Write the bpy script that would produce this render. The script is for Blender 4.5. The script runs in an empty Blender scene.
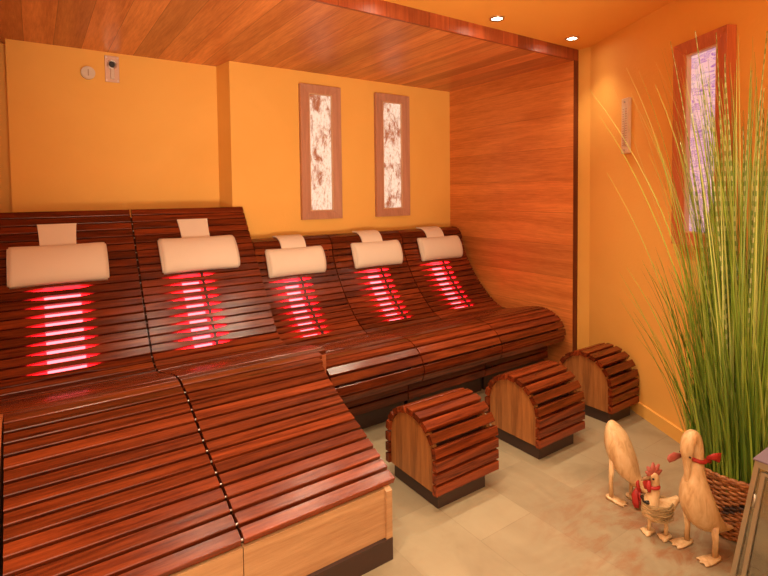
import bpy, bmesh, math, random
from mathutils import Vector, Matrix
random.seed(7)
S = bpy.context.scene
COL = S.collection
V = Vector
R = math.radians

# ------------------------------------------------------------------ helpers
def link(name, bm, mat, parent=None, loc=None, smooth=False):
    me = bpy.data.meshes.new(name)
    bm.normal_update()
    bm.to_mesh(me); bm.free()
    for m in (mat if isinstance(mat, (list, tuple)) else [mat]):
        me.materials.append(m)
    if smooth:
        for p in me.polygons: p.use_smooth = True
    o = bpy.data.objects.new(name, me); COL.objects.link(o)
    if parent: o.parent = parent
    if loc: o.location = loc
    return o

def tag(o, label, cat, group=None, kind=None):
    o['label'] = label; o['category'] = cat
    if group: o['group'] = group
    if kind: o['kind'] = kind
    return o

def thing(name, label, cat, loc=(0, 0, 0), rz=0, group=None):
    o = bpy.data.objects.new(name, None); COL.objects.link(o)
    o.empty_display_size = 0.05
    o.location = loc; o.rotation_euler = (0, 0, rz)
    return tag(o, label, cat, group)

def struct(name, bm, mat):
    o = link(name, bm, mat); o['kind'] = 'structure'
    return o

def copy_tree(o, parent=None):
    c = o.copy(); COL.objects.link(c)
    if parent: c.parent = parent
    for ch in list(o.children): copy_tree(ch, c)
    return c

def box(bm, x0, x1, y0, y1, z0, z1, bev=0):
    m = Matrix.Translation(((x0+x1)/2, (y0+y1)/2, (z0+z1)/2)) @ Matrix.Diagonal((abs(x1-x0), abs(y1-y0), abs(z1-z0), 1))
    r = bmesh.ops.create_cube(bm, size=1, matrix=m)
    if bev:
        es = list({e for v in r['verts'] for e in v.link_edges})
        bmesh.ops.bevel(bm, geom=es, offset=bev, segments=2, affect='EDGES', profile=0.5)
    return bm

def B(*a, **k): return box(bmesh.new(), *a, **k)

def quad(bm, *pts):
    return bm.faces.new([bm.verts.new(p) for p in pts])

def prism(bm, poly, axis, a, b):
    """extrude a 2D polygon along an axis; poly is in the other two axes in xyz order"""
    def P(p, t):
        if axis == 0: return (t, p[0], p[1])
        if axis == 1: return (p[0], t, p[1])
        return (p[0], p[1], t)
    v0 = [bm.verts.new(P(p, a)) for p in poly]; v1 = [bm.verts.new(P(p, b)) for p in poly]
    n = len(poly)
    fs = [bm.faces.new(v0[::-1]), bm.faces.new(v1)]
    for i in range(n): fs.append(bm.faces.new((v0[i], v0[(i+1) % n], v1[(i+1) % n], v1[i])))
    bmesh.ops.recalc_face_normals(bm, faces=fs)
    return bm

def tube(bm, pts, radii, seg=10, flat=1.0, side=None, mat=0, closed=False):
    """loft rings along points; radii = r or (lateral, other)"""
    pts = [V(p) for p in pts]; n = len(pts)
    if not isinstance(radii, (list, tuple)): radii = [radii]*n
    rings = []
    ref = V(side) if side else None
    for i, p in enumerate(pts):
        if closed: t = pts[(i+1) % n]-pts[i-1]
        else: t = pts[min(i+1, n-1)]-pts[max(i-1, 0)]
        t.normalize()
        if ref is None: ref = t.orthogonal().normalized()
        a = (ref - t*ref.dot(t)).normalized(); b = t.cross(a)
        if side is None: ref = a
        r = radii[i]
        ra, rb = r if isinstance(r, (list, tuple)) else (r, r*flat)
        rings.append([bm.verts.new(p + a*ra*math.cos(2*math.pi*k/seg) + b*rb*math.sin(2*math.pi*k/seg)) for k in range(seg)])
    fs = []
    m = n if closed else n-1
    for i in range(m):
        A, C = rings[i], rings[(i+1) % n]
        for k in range(seg): fs.append(bm.faces.new((A[k], A[(k+1) % seg], C[(k+1) % seg], C[k])))
    if not closed:
        fs.append(bm.faces.new(rings[0][::-1])); fs.append(bm.faces.new(rings[-1]))
    for f in fs: f.material_index = mat; f.smooth = True
    return bm

def spline(P, n=8):
    """Catmull-Rom through tuples of any length"""
    out = []
    for i in range(len(P)-1):
        p0 = P[max(i-1, 0)]; p1 = P[i]; p2 = P[i+1]; p3 = P[min(i+2, len(P)-1)]
        for k in range(n):
            t = k/n
            out.append(tuple(0.5*((2*b)+(-a+c)*t+(2*a-5*b+4*c-d)*t*t+(-a+3*b-3*c+d)*t**3) for a, b, c, d in zip(p0, p1, p2, p3)))
    out.append(tuple(P[-1]))
    return out

def cyl(bm, c, axis, r, h, seg=24, r2=None):
    z = V(axis).normalized()
    q = z.to_track_quat('Z', 'Y').to_matrix().to_4x4()
    bmesh.ops.create_cone(bm, cap_ends=True, segments=seg, radius1=r, radius2=r if r2 is None else r2, depth=h,
                          matrix=Matrix.Translation(V(c)) @ q)
    return bm

def ball(bm, c, r, sc=(1, 1, 1), u=16, v=10):
    r_ = bmesh.ops.create_uvsphere(bm, u_segments=u, v_segments=v, radius=r,
                              matrix=Matrix.Translation(V(c)) @ Matrix.Diagonal((*sc, 1)))
    for vv in r_['verts']:
        for f in vv.link_faces: f.smooth = True
    return bm

# ------------------------------------------------------------------ materials
class NT:
    def __init__(s, name):
        s.m = bpy.data.materials.new(name); s.m.use_nodes = True
        s.t = s.m.node_tree; s.t.nodes.clear()
        s.out = s.n('ShaderNodeOutputMaterial')
    def n(s, typ, **k):
        o = s.t.nodes.new(typ)
        for a, b in k.items():
            if a.startswith('i_'): s.put(o.inputs[a[2:].replace('_', ' ')], b)
            else: setattr(o, a, b)
        return o
    def put(s, sock, v):
        if hasattr(v, 'is_output') or isinstance(v, bpy.types.NodeSocket): s.t.links.new(v, sock)
        else: sock.default_value = v
    def math(s, op, a, b=0.0, c=None, clamp=False):
        o = s.t.nodes.new('ShaderNodeMath'); o.operation = op; o.use_clamp = clamp
        s.put(o.inputs[0], a); s.put(o.inputs[1], b)
        if c is not None: s.put(o.inputs[2], c)
        return o.outputs[0]
    def vec(s, op, a, b):
        o = s.t.nodes.new('ShaderNodeVectorMath'); o.operation = op
        s.put(o.inputs[0], a); s.put(o.inputs[1], b)
        return o.outputs[0]
    def mix(s, f, a, b, mode='MIX'):
        o = s.t.nodes.new('ShaderNodeMix'); o.data_type = 'RGBA'; o.blend_type = mode
        s.put(o.inputs[0], f); s.put(o.inputs[6], a); s.put(o.inputs[7], b)
        return o.outputs[2]
    def ramp(s, f, stops):
        o = s.t.nodes.new('ShaderNodeValToRGB'); s.put(o.inputs[0], f)
        e = o.color_ramp.elements
        while len(e) < len(stops): e.new(0.5)
        for el, (p, c) in zip(e, stops): el.position = p; el.color = c if len(c) == 4 else (*c, 1)
        return o.outputs[0]
    def noise(s, vec, scale, detail=3, rough=0.5, dist=0.0):
        o = s.t.nodes.new('ShaderNodeTexNoise'); s.put(o.inputs['Vector'], vec)
        o.inputs['Scale'].default_value = scale; o.inputs['Detail'].default_value = detail
        o.inputs['Roughness'].default_value = rough; o.inputs['Distortion'].default_value = dist
        return o.outputs[0]
    def obj(s): return s.n('ShaderNodeTexCoord').outputs['Object']
    def bsdf(s, color, rough=0.5, bump=None, bstr=0.2, bdist=0.01, **k):
        o = s.t.nodes.new('ShaderNodeBsdfPrincipled')
        s.put(o.inputs['Base Color'], color if not isinstance(color, tuple) or len(color) == 4 else (*color, 1))
        s.put(o.inputs['Roughness'], rough)
        for a, b in k.items(): s.put(o.inputs[a.replace('_', ' ')], b)
        if bump is not None:
            bn = s.t.nodes.new('ShaderNodeBump'); bn.inputs['Strength'].default_value = bstr
            bn.inputs['Distance'].default_value = bdist
            s.put(bn.inputs['Height'], bump); s.t.links.new(bn.outputs[0], o.inputs['Normal'])
        s.t.links.new(o.outputs[0], s.out.inputs[0])
        return s.m

def c4(c): return (*c, 1) if len(c) == 3 else c

def plain(name, col, rough=0.5, **k):
    t = NT(name); n = t.noise(t.obj(), 30, 3)
    lo = tuple(x*0.85 for x in col)
    return t.bsdf(t.mix(n, c4(lo), c4(col)), rough, **k)

def wood(name, dark, light, axis=0, plank=None, rough=0.35, coat=0.0, spec=0.5, tone=False, spread=0.5, seam=0.02, bump=0.15, rings=1.0):
    t = NT(name); co = t.obj()
    sep = t.n('ShaderNodeSeparateXYZ', i_Vector=co)
    if tone:
        at = t.n('ShaderNodeAttribute', attribute_name='tone'); tv = at.outputs['Fac']
    elif plank:
        ax, pitch, off = plank
        q = t.math('DIVIDE', t.math('ADD', sep.outputs[ax], off), pitch)
        idx = t.math('FLOOR', q); fr = t.math('FRACT', q)
        wn = t.n('ShaderNodeTexWhiteNoise', noise_dimensions='1D'); t.put(wn.inputs['W'], idx)
        tv = wn.outputs['Value']
    else: tv = None
    sc = [14, 14, 14]; sc[axis] = 0.9
    v = t.vec('MULTIPLY', co, tuple(sc))
    if tv is not None:
        cb = t.n('ShaderNodeCombineXYZ'); 
        for i in range(3): t.put(cb.inputs[i], t.math('MULTIPLY', tv, 37.0+11*i))
        v = t.vec('ADD', v, cb.outputs[0])
    big = t.noise(v, 0.35, 2, 0.5, 0.4)
    ring = t.math('MULTIPLY_ADD', t.math('SINE', t.math('MULTIPLY', big, 70*rings)), 0.5, 0.5)
    fine = t.noise(v, 6.5, 6, 0.72)
    f = t.math('ADD', t.math('MULTIPLY', ring, 0.30), t.math('MULTIPLY_ADD', fine, 1.5, -0.42))
    f = t.math('ADD', f, 0.0, clamp=True)
    col = t.mix(f, c4(dark), c4(light))
    if tv is not None:
        br = t.math('MULTIPLY_ADD', tv, spread, 1-spread/2)
        col = t.mix(1.0, col, t.n('ShaderNodeCombineXYZ', i_X=br, i_Y=br, i_Z=br).outputs[0], 'MULTIPLY')
    h = f
    if plank:
        e = t.math('MINIMUM', fr, t.math('SUBTRACT', 1.0, fr))
        sm = t.math('DIVIDE', e, seam, clamp=True)
        col = t.mix(sm, (dark[0]*.35, dark[1]*.3, dark[2]*.3, 1), col)
        h = t.math('ADD', t.math('MULTIPLY', sm, 2.0), t.math('MULTIPLY', f, 0.3))
    return t.bsdf(col, rough, bump=h, bstr=bump, bdist=0.003, Coat_Weight=coat, Coat_Roughness=0.15, Specular_IOR_Level=spec)

def plaster(name, base, dark):
    t = NT(name); co = t.obj()
    a = t.noise(co, 1.6, 4, 0.55, 0.6); b = t.noise(co, 60, 4, 0.6)
    f = t.math('MULTIPLY_ADD', t.math('SUBTRACT', a, 0.5), 1.6, 0.5, clamp=True)
    return t.bsdf(t.mix(f, c4(dark), c4(base)), 0.75, bump=b, bstr=0.25, bdist=0.004)

M_wall = plaster('orange_plaster', (0.91, 0.52, 0.12), (0.84, 0.45, 0.09))
M_wallr = M_wall
M_ceil = plaster('orange_ceiling_plaster', (0.94, 0.48, 0.085), (0.88, 0.41, 0.065))
M_panelceil = wood('cedar_ceiling_boards', (0.42, 0.10, 0.022), (0.86, 0.37, 0.12), 1, (0, 0.15, 0.02), 0.38, spread=0.4, seam=0.012, rings=0.35, bump=.08)
M_panelwall = wood('cedar_wall_boards', (0.48, 0.13, 0.026), (0.86, 0.33, 0.085), 1, (2, 0.243, -2.185+0.243*10), 0.42, spread=0.3, seam=0.005, rings=0.4, bump=.08)
M_fascia = wood('fascia_boards', (0.22, 0.04, 0.012), (0.42, 0.10, 0.03), 2, (0, 0.15, 0.06), 0.4, spread=0.5, seam=0.015)
M_post = wood('post_wood', (0.08, 0.012, 0.006), (0.16, 0.025, 0.01), 2, rough=0.4)
M_slat = wood('varnished_slats', (0.030, 0.0028, 0.001), (0.25, 0.046, 0.011), 0, rough=0.22, coat=0.0, spec=0.38, tone=True, spread=0.7)
M_ash2 = wood('reddish_board', (.22,.05,.016), (.45,.13,.04), 0, rough=.4)
M_ash = wood('pale_ash_board', (0.32, 0.16, 0.065), (0.52, 0.31, 0.15), 0, rough=0.45, rings=0.7)
M_stoolend = wood('oak_end_panel', (0.15, 0.045, 0.010), (0.48, 0.19, 0.05), 2, rough=0.42, rings=0.7)
M_plinth = plain('dark_brown_plinth', (0.045, 0.022, 0.016), 0.45)
M_rib = plain('dark_rib_wood', (0.09, 0.022, 0.012), 0.5)
M_metal = plain('brushed_steel', (0.62, 0.58, 0.54), 0.28, Metallic=1.0)
M_black = plain('black_clip', (0.012, 0.01, 0.01), 0.4)
M_white = plain('white_plastic', (0.72, 0.62, 0.5), 0.4)
def fabric():
    t = NT('cream_pillow_fabric'); co = t.obj()
    b = t.noise(co, 400, 2); a = t.noise(co, 5, 2)
    return t.bsdf(t.mix(a, (0.78, 0.68, 0.55, 1), (0.84, 0.74, 0.61, 1)), 0.8, bump=b, bstr=0.15, bdist=0.001, Sheen_Weight=0.2)
M_fabric = fabric()

def emit(name, col, strength):
    t = NT(name); e = t.n('ShaderNodeEmission'); e.inputs[0].default_value = c4(col); e.inputs[1].default_value = strength
    t.t.links.new(e.outputs[0], t.out.inputs[0]); return t.m
M_red = emit('infrared_glow', (1.0, 0.006, 0.01), 5.0)
M_hot = emit('infrared_element', (1.0, 0.10, 0.12), 3.2)
M_bulb = emit('downlight_bulb', (1.0, 0.82, 0.6), 30.0)

def floor_mat():
    t = NT('travertine_tiles'); co = t.obj()
    mp = t.n('ShaderNodeMapping'); t.put(mp.inputs[0], co); mp.inputs['Rotation'].default_value = (0, 0, R(90)); mp.inputs['Location'].default_value = (0.18, 0.1, 0)
    br = t.n('ShaderNodeTexBrick'); t.put(br.inputs['Vector'], mp.outputs[0])
    br.inputs['Scale'].default_value = 1; br.inputs['Brick Width'].default_value = 0.6; br.inputs['Row Height'].default_value = 0.3
    br.inputs['Mortar Size'].default_value = 0.0022; br.inputs['Mortar Smooth'].default_value = 0.3
    br.inputs['Color1'].default_value = (0.20, 0.155, 0.09, 1); br.inputs['Color2'].default_value = (0.33, 0.27, 0.165, 1)
    br.inputs['Mortar'].default_value = (0.20, 0.15, 0.085, 1); br.inputs['Bias'].default_value = -0.1
    st = t.noise(t.vec('MULTIPLY', co, (6, 2.2, 1)), 1.3, 6, 0.62, 0.8)
    cl = t.noise(co, 2.1, 4, 0.6, 1.0)
    c = t.mix(t.math('MULTIPLY', st, 0.75), br.outputs[0], (0.42, 0.35, 0.22, 1))
    c = t.mix(t.math('MULTIPLY', t.ramp(cl, [(0.48, (0, 0, 0)), (0.68, (1, 1, 1))]), 0.5), c, (0.19, 0.145, 0.08, 1))
    # rust-coloured veins of the stone
    rv = t.noise(t.vec('MULTIPLY', co, (3.5, 8, 1)), 1.6, 8, 0.7, 0.5)
    d = t.n('ShaderNodeVectorMath', operation='DISTANCE'); t.put(d.inputs[0], co); d.inputs[1].default_value = (2.0, 1.0, 0)
    near = t.math('SUBTRACT', 1.0, t.math('DIVIDE', d.outputs['Value'], 0.55), clamp=True)
    rf = t.math('MULTIPLY', t.ramp(rv, [(0.45, (0, 0, 0)), (0.62, (1, 1, 1))]), t.math('MULTIPLY_ADD', near, 1.3, 0.06), clamp=True)
    c = t.mix(t.math('MULTIPLY', rf, .8), c, (0.26, 0.11, 0.045, 1))
    return t.bsdf(c, t.math('MULTIPLY_ADD', st, 0.25, 0.3), bump=t.math('ADD', t.math('MULTIPLY', st, 0.4), t.math('MULTIPLY', br.outputs['Fac'], -1.0)), bstr=0.25, bdist=0.003)
M_floor = floor_mat()

# ------------------------------------------------------------------ camera
cam_d = bpy.data.cameras.new('camera'); cam = bpy.data.objects.new('camera', cam_d); COL.objects.link(cam)
yaw, pitch, roll = R(34.69), R(-2.42), R(-0.656)
fw = V((math.sin(yaw)*math.cos(pitch), math.cos(yaw)*math.cos(pitch), math.sin(pitch)))
rt = V((math.cos(yaw), -math.sin(yaw), 0)); upv = rt.cross(fw)
r2 = rt*math.cos(roll)+upv*math.sin(roll); u2 = -rt*math.sin(roll)+upv*math.cos(roll)
mm = Matrix((r2, u2, -fw)).transposed().to_4x4(); mm.translation = V((0, 0, 1.37))
cam.matrix_world = mm
cam_d.sensor_fit = 'HORIZONTAL'; cam_d.sensor_width = 36; cam_d.lens = 36*505/768; cam_d.shift_y = -73/768
cam_d.clip_start = 0.02
S.camera = cam

# ------------------------------------------------------------------ the room
H = 2.40; ZW = 2.319; YF = 2.248; XW = 3.247; YB = 3.585; YBL = 3.79; XJ = 1.165
WD = V((-0.47, -0.8827, 0)).normalized()        # direction of the slanting right wall
WN = V((-0.8827, 0.47, 0)).normalized()         # its normal into the room
W0 = V((3.296, 2.15, 0))
def wp(s, z, off=0.0): return W0 + WD*s + WN*off + V((0, 0, z))
YN = -1.6; XL = -1.6; XN = -0.30
sE = (2.15-YN)/0.8827; WE = wp(sE, 0)

bm = bmesh.new(); box(bm, XL-.1, 3.5, YN-.1, 4.0, -0.1, 0); struct('floor', bm, M_floor)
bm = bmesh.new(); box(bm, XL-.1, 3.5, YN-.1, YF+0.02, H, H+.1); struct('ceiling', bm, M_ceil)
bm = bmesh.new(); box(bm, XN-.1, XW+.1, YF+0.02, 4.0, ZW, ZW+.1); struct('ceiling_alcove', bm, M_panelceil)
bm = bmesh.new(); box(bm, XL, 3.30, YF, YF+0.02, ZW, H); struct('trim_fascia', bm, M_fascia)
bm = bmesh.new(); box(bm, XW, 3.30, YF, YF+0.006, 0, ZW); struct('trim_post', bm, M_post)
bm = bmesh.new(); prism(bm, [(-.11, YBL), (XJ-.03, YBL), (XJ, YB), (XW+.1, YB), (XW+.1, 4.05), (XN-.1, 4.05), (XN-.1, YBL+.13), (-.11, YBL+.13)], 2, 0, ZW); struct('wall_back', bm, M_wall)
bm = bmesh.new(); box(bm, XW, XW+.1, YF+0.006, YB, 0, ZW); struct('wall_alcove_right', bm, M_panelwall)
bm = bmesh.new(); box(bm, XN-.1, XN, 1.35, 4.0, 0, H); box(bm, XL, XN-.1, 1.35, 1.45, 0, H); box(bm, XL-.1, XL, YN, 1.45, 0, H); struct('wall_left', bm, M_wall)
bm = bmesh.new(); box(bm, XL-.1, WE.x+.4, YN-.1, YN, 0, H); struct('wall_front', bm, M_wall)
bm = bmesh.new()
a0 = W0; a1 = wp(sE, 0); o_ = -WN*0.12
prism(bm, [(3.296, YF), (a0.x, a0.y), (a1.x, a1.y), ((a1+o_).x, (a1+o_).y), ((a0+o_).x+.05, a0.y), (3.45, YF)], 2, 0, H); struct('wall_right', bm, M_wallr)
bm = bmesh.new(); p = [wp(0.05, 0, 0), wp(sE, 0, 0), wp(sE, 0, .014), wp(0.05, 0, .014)]
prism(bm, [(q.x, q.y) for q in p], 2, 0, 0.075); struct('baseboard_right', bm, M_wall)

# ------------------------------------------------------------------ downlights
def downlight(x, y, label, power=26, z=H, cone=100):
    t = thing('downlight', label, 'ceiling light', (x, y, z), group='recessed ceiling downlights')
    bm = bmesh.new()
    ring = [(.030*math.cos(a), .030*math.sin(a)) for a in []]
    tube(bm, [(.037*math.cos(k*math.pi/12), .037*math.sin(k*math.pi/12), -.002) for k in range(24)], (0.008, 0.004)[0], 6, closed=True)
    link('trim_ring', bm, M_metal, t)
    bm = bmesh.new(); cyl(bm, (0, 0, -.001), (0, 0, 1), .030, .004); link('bulb', bm, M_bulb, t)
    ld = bpy.data.lights.new('lamp', 'SPOT'); ld.energy = power; ld.color = (1, .80, .56); ld.spot_size = R(cone); ld.spot_blend = 0.8
    ld.shadow_soft_size = .035
    lo = bpy.data.objects.new('lamp', ld); COL.objects.link(lo); lo.parent = t; lo.location = (0, 0, -.012)
    return t
downlight(2.286, 2.105, 'round recessed ceiling spotlight, the one further from the corner of the room', 30)
downlight(3.006, 2.10, 'round recessed ceiling spotlight close to the corner post of the alcove', 9)
for x, y, p in [(1.566, 2.1, 24), (0.846, 2.1, 12), (1.9, 1.3, 26), (1.1, 1.4, 38), (0.3, 1.15, 46), (0.2, -0.4, 20), (1.2, -0.4, 20)]:  # unseen spots: first pair continues the row, others added to light floor and foot rests
    downlight(x, y, 'unseen round recessed ceiling spotlight lighting the room', p)
# unseen warm fill lights added behind the camera, without fixtures
def area(name, loc, size, power, col, rot=(0, 0, 0)):
    ld = bpy.data.lights.new(name, 'AREA'); ld.shape = 'RECTANGLE'; ld.size, ld.size_y = size; ld.energy = power; ld.color = col
    o = bpy.data.objects.new(name, ld); COL.objects.link(o); o.location = loc; o.rotation_euler = rot
    return o
area('ceiling_fill', (-0.3, -0.2, 2.36), (1.6, 1.6), 30, (1, .85, .62))  # added soft fill below the ceiling, no lamp stands for it
def fill_spot(loc, tgt, power, cone, col, soft=.25):
    ld = bpy.data.lights.new('upward_fill', 'SPOT'); ld.energy = power; ld.color = col; ld.spot_size = R(cone); ld.spot_blend = 1; ld.shadow_soft_size = soft
    o = bpy.data.objects.new('upward_fill', ld); COL.objects.link(o); o.location = loc
    o.rotation_euler = (V(tgt)-V(loc)).to_track_quat('-Z', 'Y').to_euler(); return o
fill_spot((0.5, -1.2, .35), (1.75, 3.3, 2.42), 230, 52, (1, .80, .58))  # added spot from below, brightens the alcove ceiling and upper walls
area('front_fill', (-0.3, -1.55, 1.25), (2.2, 2.0), 22, (1, .86, .64), (R(90), 0, 0))  # added broad fill facing the loungers, there is no doorway here

# ------------------------------------------------------------------ loungers
PA = [(3.568, 1.300), (3.51, 1.225), (3.44, 1.132), (3.255, .877), (3.055, .62), (2.96, .508), (2.88, .468), (2.79, .463), (2.62, .505), (2.47, .545), (2.35, .560), (2.25, .548), (2.14, .513), (1.93, .432), (1.75, .378), (1.57, .318), (1.505, .291), (1.490, .279)]
PB = [(3.53, 1.058), (3.43, 1.052), (3.372, .995), (3.350, .90), (3.29, .78), (3.19, .643), (3.10, .55), (3.01, .475), (2.92, .425), (2.84, .413), (2.72, .438), (2.60, .470), (2.49, .485), (2.39, .468), (2.31, .415), (2.272, .33), (2.30, .25)]

class Prof:
    def __init__(s, P):
        s.p = spline(P, 14); s.L = [0]
        for a, b in zip(s.p, s.p[1:]): s.L.append(s.L[-1]+math.hypot(b[0]-a[0], b[1]-a[1]))
    def at(s, l):
        l = max(0, min(l, s.L[-1]-1e-6))
        for i in range(len(s.L)-1):
            if s.L[i+1] >= l: break
        t = (l-s.L[i])/(s.L[i+1]-s.L[i]); a, b = s.p[i], s.p[i+1]
        P = V((0, a[0]+(b[0]-a[0])*t, a[1]+(b[1]-a[1])*t))
        j0, j1 = max(i-3, 0), min(i+4, len(s.p)-1)
        T = V((0, s.p[j1][0]-s.p[j0][0], s.p[j1][1]-s.p[j0][1])).normalized()
        N = V((0, T.z, -T.y))
        return P, T, N
    def near(s, y, z=None, lo=0):
        best = min((abs(q[0]-y)+(abs(q[1]-z) if z is not None else 0), i) for i, q in enumerate(s.p) if s.L[i] >= lo)
        return s.L[best[1]]

def slat(bm, P, T, N, x0, x1, w, th, notch=None, tone=0.5, lay=None, slant=0, bev=0.0025):
    """one slat with bevelled top edges, top face centre at P; optional narrowed window in the middle"""
    st = [(x0, w/2, w/2), (x1, w/2, w/2)]
    if notch:
        c, hw, nw = notch
        st = [(x0, w/2, w/2), (c-hw-.085, w/2, w/2), (c-hw, nw/2, nw/2), (c+hw, nw/2, nw/2), (c+hw+.065, w/2, w/2), (x1, w/2, w/2)]
    rings = []
    for x, a, b in st:
        base = V((x, P.y, P.z))
        ring = [base - T*a - N*th, base - T*a - N*bev, base - T*(a-bev), base + T*(b-bev), base + T*b - N*bev, base + T*b - N*th]
        rings.append([bm.verts.new(q) for q in ring])
    fs = []
    for A, C in zip(rings, rings[1:]):
        for k in range(6): fs.append(bm.faces.new((A[k], A[(k+1) % 6], C[(k+1) % 6], C[k])))
    fs.append(bm.faces.new(rings[0][::-1])); fs.append(bm.faces.new(rings[-1]))
    bmesh.ops.recalc_face_normals(bm, faces=fs)
    for f in fs:
        for lp in f.loops: lp[lay] = (tone, tone, tone, 1)

def newslat():
    bm = bmesh.new(); return bm, bm.loops.layers.float_color.new('tone')

def rib(bm, pf, x0, x1, l0, l1, off, depth=None, zmin=None, n=60):
    top = []
    for k in range(n+1):
        P, T, N = pf.at(l0+(l1-l0)*k/n); q = P - N*off; top.append((q.y, q.z))
    return top

def lounger(pf, x0, x1, hc, label, name='heated_lounger', heat=(3.255, 2.965), wide_end=None, foot=None, mats=(M_slat, M_slat), kind='A'):
    """hc = x of heater centre; everything in world coordinates relative to the root placed at (x0, front, 0)"""
    ox = (x0+x1)/2; oy = 2.6
    t = thing(name, label, 'lounger', (ox, oy, 0), group='slatted heat loungers')
    loc = (-ox, -oy, 0)
    Ltot = pf.L[-1]
    hl0, hl1 = pf.near(heat[0], lo=0.2), pf.near(heat[1], lo=0.2)
    pitch = (hl1-hl0)/9
    # gaps (heater rows) sit at hl0 + k*pitch ; slats between
    start = hl0 + pitch/2
    while start - pitch > 0.02: start -= pitch
    Lhip = pf.near(2.80) if kind == 'A' else pf.near(2.84)
    groups = {'backrest': newslat(), 'seat': newslat(), 'foot_rest': newslat()}
    l = start
    if kind == 'A':
        b, lay = groups['backrest']       # broad cap board along the top
    while l < Ltot - 0.01:
        P, T, N = pf.at(l)
        inheat = hl0-pitch*.6 < l < hl1+pitch*.6
        if kind == 'A':
            g = 'backrest' if l < Lhip else ('seat' if P.y > 2.315 else 'foot_rest')
        else:
            g = 'backrest' if l < Lhip else ('seat' if P.y > 2.40 else 'foot_rest')
        a0, a1 = x0, x1
        p_ = pitch
        if g == 'foot_rest' and kind == 'A':
            p_ = 0.0572
            f = (2.3-P.y)/0.8
            if foot[0] is not None: a0 = foot[0]+0.02*f
            if foot[1] is not None: a1 = foot[1] + (0.13*max(0, 1-f*4)**2*.35) - 0.055*f
        if g == 'foot_rest' and kind == 'B': p_ = 0.058
        w = p_*(0.87 if g == 'backrest' else (0.84 if kind == 'A' else .80) if g == 'seat' else 0.79)
        b, lay = groups[g]
        slat(b, P, T, N, a0, a1, w, 0.022, (hc, .075, w*.62) if inheat else None, random.random(), lay)
        l += p_
        # keep the pitch change smooth
    m = {'backrest': mats[0], 'seat': mats[0], 'foot_rest': mats[1]}
    for g, (b, lay) in groups.items():
        link(g, b, m[g], t, loc)
    # supporting ribs under the slats
    bm = bmesh.new()
    for xr in (x0+.05, x1-.07):
        if kind == 'A':
            lA, lB = 0.03, pf.near(2.33)
            top = rib(bm, pf, 0, 0, lA, lB, .023)
            low = [(2.33, .10), (2.9, .10), (3.2, .10), (3.72, .10)]
            prism(bm, top + [(top[-1][0], .06), (top[0][0], .06)], 0, xr, xr+.022)
        else:
            top = rib(bm, pf, 0, 0, 0.02, Ltot-.005, .023)
            prism(bm, top + [(2.46, .215), (2.46, .06), (top[0][0], .06)], 0, xr, xr+.022)
    if kind == 'A':
        top = rib(bm, pf, 0, 0, pf.near(2.32), pf.near(1.56), .023)
        for xr in ((foot[0] or x0)+.05, (foot[1] or x1)-.10):
            prism(bm, top + [(top[-1][0], .06), (top[0][0], .06)], 0, xr, xr+.022)
    link('rib', bm, M_rib, t, loc)
    # dark sheet added below the slats, stands in for shade in the gaps
    bm = bmesh.new()
    n = 70; prev = None
    for k in range(n+1):
        P, T, N = pf.at(0.03+(Ltot-0.05)*k/n); q = P - N*.075
        a0, a1 = x0+.002, x1-(.075 if x1 == 1.228 else .004)
        if kind == 'A' and P.y < 2.32: a0 = (foot[0] or x0)+.075; a1 = (foot[1] or x1)-.125
        cur = [bm.verts.new((a0, q.y, q.z)), bm.verts.new((a1, q.y, q.z))]
        if prev: bm.faces.new((prev[0], prev[1], cur[1], cur[0]))
        prev = cur
    o = link('gap_shade_sheet', bm, M_rib, t, loc)
    sm = o.modifiers.new('solid', 'SOLIDIFY'); sm.thickness = .008
    # infrared heater behind the slats with black clips in the gaps
    bm = bmesh.new(); bh = bmesh.new(); n = 20
    for bmx, offs, xa, xb, ea, eb in ((bm, .050, hc-.17, hc+.15, -.03, .03), (bh, .042, hc-(.085 if hc < .5 else .065), hc+(.085 if hc < .5 else .035), -.006, .006)):
        prev = None
        for k in range(n+1):
            P, T, N = pf.at(hl0+ea+(hl1-hl0+eb-ea)*k/n); q = P - N*offs
            cur = [bmx.verts.new((xa, q.y, q.z)), bmx.verts.new((xb, q.y, q.z)), bmx.verts.new(V((xb, q.y, q.z))-N*.006), bmx.verts.new(V((xa, q.y, q.z))-N*.006)]
            if prev:
                for i in range(4): bmx.faces.new((prev[i], prev[(i+1) % 4], cur[(i+1) % 4], cur[i]))
            else: bmx.faces.new(cur[::-1])
            prev = cur
        bmx.faces.new(prev); bmesh.ops.recalc_face_normals(bmx, faces=bmx.faces[:])
    ht = link('infrared_heater', bm, M_red, t, loc)
    link('heating_element', bh, M_hot, ht)
    if kind == 'B' or hc > .5:
        for k in range(10):
            P, T, N = pf.at(hl0+pitch*k); b2 = bmesh.new()
            q = P - N*.012
            box(b2, hc+.046, hc+.062, -.013, .013, -.008, .008)
            ang = math.atan2(T.z, T.y)
            for v in b2.verts:
                y, z = v.co.y, v.co.z
                v.co.y = q.y + y*math.cos(ang)-z*math.sin(ang); v.co.z = q.z + y*math.sin(ang)+z*math.cos(ang)
            link('clip', b2, M_black, ht)
    # metal studs in the seam on the left edge
    return t, loc

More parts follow.
